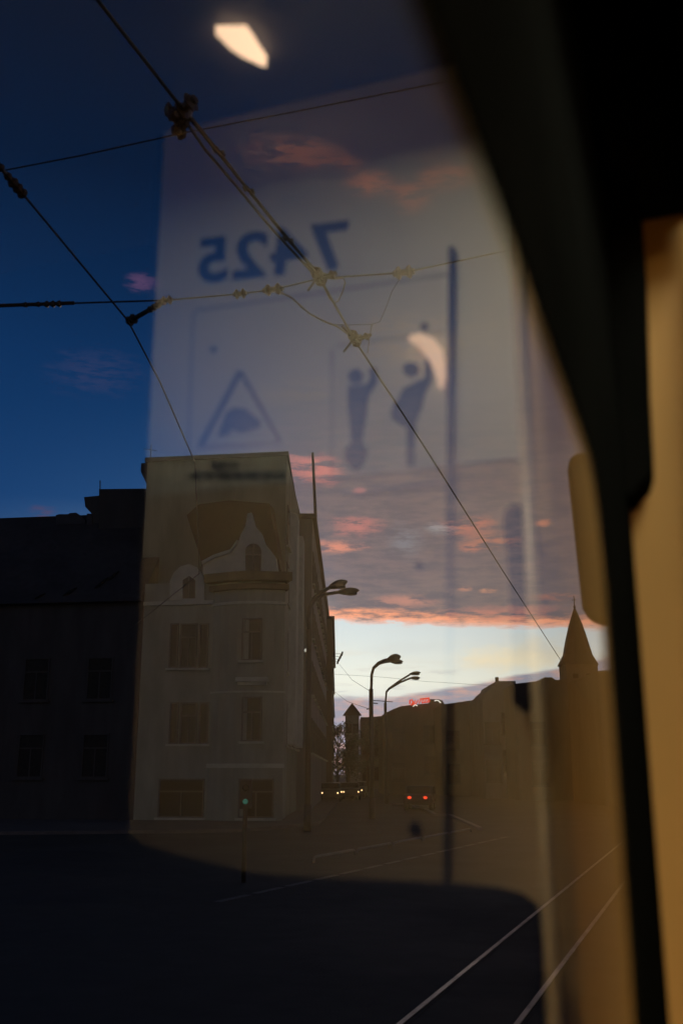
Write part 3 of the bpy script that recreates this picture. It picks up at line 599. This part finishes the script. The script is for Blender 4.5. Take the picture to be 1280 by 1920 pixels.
bm = bmesh.new(); a, b = at_z(240, 604, ZW+.03), at_z(310, 564, ZW+.05); tube(bm, [a, b], .018, 8); blob(bm, a.lerp(b, .1), b-a, .1, .042, 2); blob(bm, a.lerp(b, .7), b-a, .14, .028, 3); obj('steady_arm', bm, 'iron', wsn)
S2 = [at_z(x, y, 6.2) for x, y in ((0, 321), (150, 292), (350, 248), (560, 208), (800, 160))]
wires('span_wire', 'faint bare span wire crossing the upper sky', [[S2[0] + (S2[0]-S2[1])*5] + S2 + [S2[-1] + (S2[-1]-S2[-2])*3]], .005)
wires('guy_wire', 'thin wire slanting from bracket to the first lamp post', [[at_w(634, 1243, 100), at_w(660, 1275, 72), at_w(695, 1297, 52.2)]], .012)
wires('guy_wire', 'thin wire slanting low beside the dark brown block', [[at_w(626, 1296, 100), at_w(650, 1315, 80), at_w(694, 1330, 52.2)]], .013)
wires('phone_wire', 'long thin level wire behind the lamp posts', [[at_w(626, 1264, 100), at_w(720, 1270, 96), at_w(800, 1278, 94), at_w(930, 1286, 91)]], .014)

# ------------------------------------------------------------------ cars far down the street
def make_car(name, label, loc, rz, paint):
    t = thing(name, label, 'car', loc, rz, 'cars on the street'); bm = bmesh.new()
    prof = [(-2.05,.35), (-2.1,.75), (-1.95,.95), (-1.3,1.0), (-.75,1.42), (.75,1.45), (1.5,1.0), (2.05,.9), (2.15,.6), (2.1,.35)]
    prism(bm, [Vector((-.84, y, z)) for y, z in prof], (1.68, 0, 0)); obj('body', bm, paint, t, bevel=.08)
    for s_ in (-1, 1):
        bm = bmesh.new(); prism(bm, [Vector((s_*.835, y, z)) for y, z in ((-1.15,1.0), (-.7,1.36), (.7,1.38), (1.25,1.0))], (s_*.012, 0, 0)); obj('side_window', bm, 'pane', t)
        for y in (-1.3, 1.3):
            bm = bmesh.new(); tube(bm, [(s_*.66, y, .32), (s_*.86, y, .32)], .32, 16); wh = obj('wheel', bm, 'rubber', t); bm = bmesh.new(); tube(bm, [(s_*.86, y, .32), (s_*.865, y, .32)], .19, 12); obj('rim', bm, 'silver_paint', wh)
        bm = bmesh.new(); ell(bm, (s_*.62, -2.07, .68), (.07,.05,.06)); obj('headlight', bm, 'headlight', t, smooth=True)
        bm = bmesh.new(); ell(bm, (s_*.48, 2.13, .78), (.13,.05,.09)); obj('taillight', bm, 'taillight', t, smooth=True)
    for pts in (((-1.32,1.0), (-.78,1.40)), ((.80,1.42), (1.48,1.0))):
        (y0, z0_), (y1, z1_) = pts; bm = bmesh.new(); n_ = Vector((0, -(z1_-z0_), (y1-y0))).normalized(); n_ = n_ if n_.z > 0 else -n_
        prism(bm, [Vector((-.7,y0,z0_))+n_*.012, Vector((.7,y0,z0_))+n_*.012, Vector((.66,y1,z1_))+n_*.012, Vector((-.66,y1,z1_))+n_*.012], n_*.012); obj('windscreen', bm, 'pane', t)
    return t
def gz(px, py, z): p = at_z(px, py, z); return p
def place(px, py, z): p = at_z(px, py, z); return (p.x, p.y, 0)
base_rz = math.atan2(-FH.x, FH.y)
car0 = make_car('car', 'oncoming car with lit headlights, leftmost of the distant row', place(619, 1486, .68), base_rz + .0, 'dark_paint')
for px, py, rz, lb in ((637, 1484, .35, 'oncoming car with lit headlights, second of the distant row'), (653, 1484, .1, 'oncoming car with lit headlights, third of the distant row'), (669, 1481, -.1, 'oncoming car with lit headlights, rightmost of the distant row')):
    dup(car0, place(px, py, .68), base_rz + rz, lb)
dup(car0, place(787, 1494, .78), base_rz + PI - .15, 'car driving away with two red tail lights')
# pedestrian signal with green lens before the corner house
pb = at_w(460, 1503, 22); sg_ = thing('traffic_light', 'small signal post with a green light before the corner house', 'traffic light', (pb.x, pb.y, 0)); zl = pb.z
bm = bmesh.new(); tube(bm, [(0,0,0), (0,0,zl-.12)], .05, 10); obj('post', bm, 'iron', sg_, smooth=True)
bm = bmesh.new(); prism(bm, [RGT*a_*.13 + Vector((0,0,z_)) for a_, z_ in ((-1, zl-.15), (1, zl-.15), (1, zl+.45), (-1, zl+.45))], FH*.16); hd = obj('housing', bm, 'iron', sg_, bevel=.02)
bm = bmesh.new(); tube(bm, [Vector((0,0,zl)) - FH*.004, Vector((0,0,zl)) - FH*.03], [.058, .04], 14); obj('green_lens', bm, 'green_lens', hd)
bm = bmesh.new(); tube(bm, [Vector((0,0,zl+.28)) - FH*.004, Vector((0,0,zl+.28)) - FH*.03], [.075, .05], 14); obj('red_lens', bm, 'pane', hd)

# ------------------------------------------------------------------ the tram the picture is taken from
tram = thing('tram', 'lit tram interior whose front panel is mirrored in the side window', 'tram')
XG = -DW                       # inner face of the glass
ZT, ZS = 2.386, 1.62           # top and foot of the pane
YF = .645                      # front end of the pane
ZC, ZF = 3.02, .9              # ceiling, floor
bm = bmesh.new(); bx(bm, (XG-.004, -.75, ZS), (XG, YF, ZT)); pane = obj('window_pane', bm, 'glass', tram)
pane.data.materials.append(gm)
for p in pane.data.polygons:
    if p.normal.x < .9: p.material_index = 1
# black surround, flush with the pane: header with a rounded corner, pillar, sill, rear pillar
bm = bmesh.new(); rc = .075; th = .0055; xi = XG + .0012
prof = [(YF, ZT-rc)] + [(YF - rc + rc*math.cos(a), ZT - rc + rc*math.sin(a)) for a in [i*PI/16 for i in range(1, 9)]] + [(-.75, ZT), (-.75, ZC), (YB-.004, ZC), (YB-.004, ZS-.08), (YF, ZS-.08)]
prism(bm, [Vector((xi, y, z)) for y, z in prof], (-th, 0, 0)); obj('window_surround', bm, 'black_trim', tram)
box('window_sill', (xi-th, -.75, ZS-.08), (xi, YF-.001, ZS), 'black_trim', tram); box('rear_pillar', (xi-th, -.95, ZF), (xi, -.751, ZC), 'black_trim', tram)
box('wall_panel', (xi-th, -3.2, ZF), (xi-.002, -.951, ZC), 'side_panel', tram); box('wall_panel', (xi-th, -.75, ZF), (xi-.002, YB-.004, ZS-.081), 'side_panel', tram)
# rounded black cover in the upper corner, hiding the door gear
bm = bmesh.new(); yq = .93
def dxp(x, y): d_ = ray(x, y); q = EYE + d_*(yq/d_.y); return q
pr = [dxp(1186, 925), dxp(1194, 912), dxp(1212, 893), dxp(1219, 870), dxp(1219, 840), dxp(1212, 700), dxp(1206, 480)]
pr = [Vector((max(p.x, XG+.003), yq, p.z)) for p in pr]
poly = [Vector((XG+.0015, yq, pr[0].z))] + pr + [Vector((pr[-1].x, yq, ZC-.002)), Vector((XG+.0015, yq, ZC-.002))]
prism(bm, poly, (0, .06, 0)); obj('corner_cover', bm, 'black_trim', tram)
# shell
box('ceiling', (xi-th, -3.2, ZC), (2.3, YB+.9, ZC+.05), 'ceil', tram); box('floor', (xi-th, -3.2, ZF-.06), (2.3, YB+.9, ZF), 'floor_lino', tram)
box('right_wall', (2.25, -3.2, ZF), (2.3, YB+.9, ZC), 'side_panel', tram); box('rear_wall', (xi, -3.2, ZF), (2.25, -3.15, ZC), 'side_panel', tram)
box('cab_wall', (xi-th, YB+.85, ZF), (2.25, YB+.9, ZC), 'dark_door', tram); box('cab_side', (xi-th, YB+.021, .35), (xi-.003, YB+.849, ZC), 'black_trim', tram)
box('skirt', (xi-th-.002, -3.2, .32), (xi-.003, YB+.9, ZF-.061), 'black_trim', tram)
box('corner_shade_box', (xi+.001, -.62, 2.63), (.30, -.245, ZC-.001), 'black_trim', tram)  # added out of view to shade the upper panel near the window
box('shade_screen', (.20, .29, ZF), (.95, .31, 2.74), 'dark_door', tram, bevel=.008)  # unseen blocker, added to darken the lower bulkhead away from the window
# bulkhead in two panels, the doorway to the cab dark beside it
xs = refl(1003, 1200).x; xe = refl(285, 700).x
zj = refl(640, 893).z
bulk = box('bulkhead', (xs, YB, zj), (xe, YB+.02, ZC-.002), 'panel', tram); box('bulkhead_lower', (xs, YB+.001, ZF), (xe, YB+.02, zj-.001), 'lower_panel', tram); box('bulkhead_side', (XG-.03, YB+.002, ZF), (xs-.002, YB+.02, ZC-.002), 'side_panel', tram)
_b = bmesh.new(); prism(_b, [Vector((XG+.002, y_, z_)) for y_, z_ in ((YB-.002, 2.765), (YB-.10, 2.775), (YB-.16, 2.80), (YB-.17, 2.83), (YB-.17, ZC-.002), (YB-.002, ZC-.002))], (.084, 0, 0)); obj('corner_blocker', _b, 'black_trim', tram, bevel=.006)  # added black block, its shape darkens the corner and shades the panel below
box('cab_door', (xe+.004, YB+.25, ZF), (2.25, YB+.28, ZC-.002), 'dark_door', tram)
box('door_jamb', (xe+.002, YB+.004, ZF), (xe+.012, YB+.249, ZC-.002), 'dark_door', tram)
box('light_baffle', (xi+.001, -.24, ZC-.115), (2.249, -.20, ZC-.001), 'black_trim', tram)  # added across the ceiling to shade the top of the bulkhead
def print_poly(name, pxs, m='ink', parent=bulk, y=YB-.0012, t=.0011):
    bm = bmesh.new(); prism(bm, [refl(a_, b_, y) for a_, b_ in pxs], (0, t, 0)); return obj(name, bm, m, parent)
def circ(x, y, rx, ry=None, n=16): ry = ry or rx; return [(x + rx*math.cos(k*2*PI/n), y + ry*math.sin(k*2*PI/n)) for k in range(n)]
def bar(a, b, w):
    dx, dy = b[0]-a[0], b[1]-a[1]; L = math.hypot(dx, dy); nx, ny = -dy/L*w/2, dx/L*w/2
    return [(a[0]+nx, a[1]+ny), (b[0]+nx, b[1]+ny), (b[0]-nx, b[1]-ny), (a[0]-nx, a[1]-ny)]
# the car number, reading rightly on the panel and mirrored in the pane
cu = bpy.data.curves.new('number', 'FONT'); cu.body = '7425'; cu.size = 1; cu.extrude = .0; cu.offset = .028; cu.space_character = 1.08
to = bpy.data.objects.new('number', cu); C.objects.link(to); bpy.context.view_layer.update()
me = bpy.data.meshes.new_from_object(to.evaluated_get(bpy.context.evaluated_depsgraph_get())); bpy.data.objects.remove(to)
xs_ = [v.co.x for v in me.vertices]; ys_ = [v.co.y for v in me.vertices]; x0, x1, y0, y1 = min(xs_), max(xs_), min(ys_), max(ys_)
# corners of the lettering found from the mirrored image
tl, trr, bl, br = refl(655, 412), refl(372, 448), refl(640, 508), refl(372, 534)
for v in me.vertices:
    a_ = (v.co.x-x0)/(x1-x0); b_ = (v.co.y-y0)/(y1-y0); q = bl.lerp(br, a_).lerp(tl.lerp(trr, a_), b_); v.co = (q.x, YB-.0012, q.z)
me.materials.append(M['ink']); no = bpy.data.objects.new('number', me); C.objects.link(no); no.parent = bulk
tri = [(450, 696), (374, 838), (526, 830)]
for i in range(3): print_poly('warning_triangle', bar(tri[i], tri[(i+1) % 3], 9 if i < 2 else 6), 'ink' if i != 1 else 'faint_ink')
print_poly('warning_mark', [(418, 790), (424, 772), (440, 764), (462, 768), (476, 780), (488, 790), (484, 802), (468, 806), (452, 810), (436, 804), (424, 816), (408, 818)])
print_poly('figure', circ(666, 705, 14)); print_poly('figure', [(652, 724), (684, 721), (694, 712), (692, 690), (704, 688), (707, 716), (690, 742), (687, 775), (681, 805), (679, 828), (689, 846), (684, 864), (672, 882), (660, 880), (646, 862), (645, 844), (658, 828), (655, 795), (651, 760)])
print_poly('figure', circ(770, 692, 16, 14)); print_poly('figure', [(755, 728), (782, 714), (795, 708), (796, 676), (806, 672), (810, 712), (796, 738), (790, 765), (779, 790), (776, 872), (762, 874), (762, 802), (736, 786), (732, 770), (745, 748)])
for x, y, r in ((400, 655, 6), (795, 612, 8), (785, 1060, 8), (778, 1553, 13)): print_poly('screw_cap', circ(x, y, r), 'ink')
print_poly('sticker_edge', bar((365, 582), (845, 513), 7), 'faint_ink'); print_poly('sticker_edge', bar((640, 922), (832, 902), 5), 'faint_ink'); print_poly('sticker_edge', bar((362, 585), (352, 866), 5), 'faint_ink')
print_poly('sticker_edge', bar((622, 655), (622, 900), 8), 'faint_ink'); print_poly('sticker_edge', bar((628, 648), (832, 622), 5), 'faint_ink')
xx = 356
while xx < 536:   # a line of small print, too blurred to read
    wd_ = random.uniform(14, 34); print_poly('small_print', bar((xx, 893 - (xx-356)*.02), (min(xx+wd_, 540), 893 - (xx+wd_-356)*.02), 13)); xx += wd_ + 6
print_poly('small_print', bar((395, 874), (425, 872), 12)); print_poly('small_print', circ(438, 872, 8))
bm = bmesh.new(); prism(bm, [refl(x, y, YB-.008) for x, y in bar((845, 462), (834, 1668), 10)], (0, .007, 0)); obj('door_seal', bm, 'seal', bulk)
# polished pole, black strap handle beside it, curved grip whose bright glint is given as its own glow
pp = refl(994, 1000, YB-.05); bm = bmesh.new(); tube(bm, [(pp.x, YB-.05, ZF), (pp.x, YB-.05, ZC)], .0075, 16); pole_o = obj('grab_pole', bm, 'cream', tram, smooth=True)
hz = [(942, 975), (945, 955), (958, 945), (984, 945), (990, 975), (990, 1200), (996, 1300), (990, 1328), (975, 1332), (962, 1322), (958, 1280), (956, 1160), (950, 1040)]
bm = bmesh.new(); prism(bm, [refl(x, y, YB-.03) for x, y in hz], (0, .02, 0)); obj('strap_handle', bm, 'black_trim', pole_o, bevel=.002)
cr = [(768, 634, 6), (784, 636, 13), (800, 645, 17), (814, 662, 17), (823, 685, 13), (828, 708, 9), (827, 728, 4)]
bm = bmesh.new(); tube(bm, [refl(x, y, YB-.012) for x, y, r in cr], [r*.00055 for x, y, r in cr], 12); obj('bright_crescent', bm, 'crescent_glow', bulk, smooth=True)
# black seat back in front of the panel
yS = .93; sb = [(1010, 2100), (1010, 1760), (1004, 1725), (988, 1700), (962, 1682), (920, 1672), (840, 1664), (700, 1657), (560, 1652), (440, 1642), (300, 1606), (150, 1558), (0, 1506), (-80, 1478), (-80, 2100)]
seat = bpy.data.objects.new('seat', None); C.objects.link(seat); seat.parent = tram
bm = bmesh.new(); prism(bm, [refl(x, y, yS) for x, y in sb], (0, .05, 0)); obj('backrest', bm, 'seat_cloth', seat, bevel=.012)
zq = refl(600, 2100, yS).z; xl_, xr_ = refl(1010, 1900, yS).x, refl(-80, 1900, yS).x
box('cushion', (xl_, .50, 1.30), (xr_, yS+.04, 1.40), 'seat_cloth', seat, bevel=.02); box('lower_back', (xl_, yS+.002, 1.401), (xr_, yS+.048, zq-.001), 'seat_cloth', seat, bevel=.004); box('seat_leg', ((xl_+xr_)/2-.05, .65, ZF), ((xl_+xr_)/2+.05, .80, 1.30), 'iron', seat)
# ceiling lamps: one long diffuser behind, a short one whose mirror image shows at the top
lamp = box('ceiling_lamp', (.25, -2.5, ZC-.085), (.75, -.50, ZC-.012), 'lamp_main', tram); box('lamp_housing', (.23, -2.52, ZC-.0115), (.77, -.48, ZC-.001), 'iron', lamp)
box('light_cut_lip', (.11, .708, ZC-.062), (.42, .714, ZC-.001), 'black_trim', tram); _b = bmesh.new(); prism(_b, [Vector((.028, y_, z_)) for y_, z_ in ((.20, 2.74), (.97, 2.74), (.97, ZC-.001), (.20, ZC-.001))], (.007, 0, 0)); obj('light_shield', _b, 'black_trim', tram)  # lip and shield are added to keep lamp light off panel top and corner
strip_l = box('ceiling_lamp', (.15, .42, ZC-.022), (.37, .70, ZC-.008), 'lamp_strip', tram); box('lamp_housing', (.14, .41, ZC-.0075), (.38, .705, ZC-.001), 'iron', strip_l)
def lamp_pt(px, py, z): d_ = ray(px, py); q = EYE + d_*((z-H)/d_.z); return Vector((-2*DW - q.x, q.y, z))
zl_ = ZC - .0145; lq = [(404, 64), (460, 64), (467, 70), (500, 122), (497, 126), (486, 122), (456, 108), (434, 94)]
bm = bmesh.new(); prism(bm, [lamp_pt(x, y, zl_) for x, y in lq], (0, 0, .012)); el = obj('end_lamp', bm, 'lamp_end', tram)
bm = bmesh.new(); prism(bm, [lamp_pt(x, y, zl_) + Vector((0,0,.0125)) for x, y in lq[:1] + lq[2:5] + lq[6:]], (0, 0, .0015)); obj('lamp_housing', bm, 'iron', el)
# outside mirror on the tram's nose
ym = 2.85; mp = [(1062, 880), (1066, 858), (1078, 848), (1200, 840), (1260, 860), (1270, 1140), (1235, 1170), (1125, 1168), (1102, 1160), (1090, 1140), (1076, 1010)]
bm = bmesh.new(); prism(bm, [EYE + ray(x, y)*(ym/ray(x, y).y) for x, y in mp], (0, .07, 0)); mo = obj('wing_mirror', bm, 'mirror_shell', tram, bevel=.012)
q1 = EYE + ray(1180, 1010)*(ym/ray(1180, 1010).y); bm = bmesh.new(); tube(bm, [q1 + Vector((0,.04,0)), Vector((XG-.06, 2.4, q1.z+.05)), Vector((XG-.03, YB+.85, q1.z+.05))], .018, 8); obj('mirror_arm', bm, 'iron', mo)
bpy.context.view_layer.update()
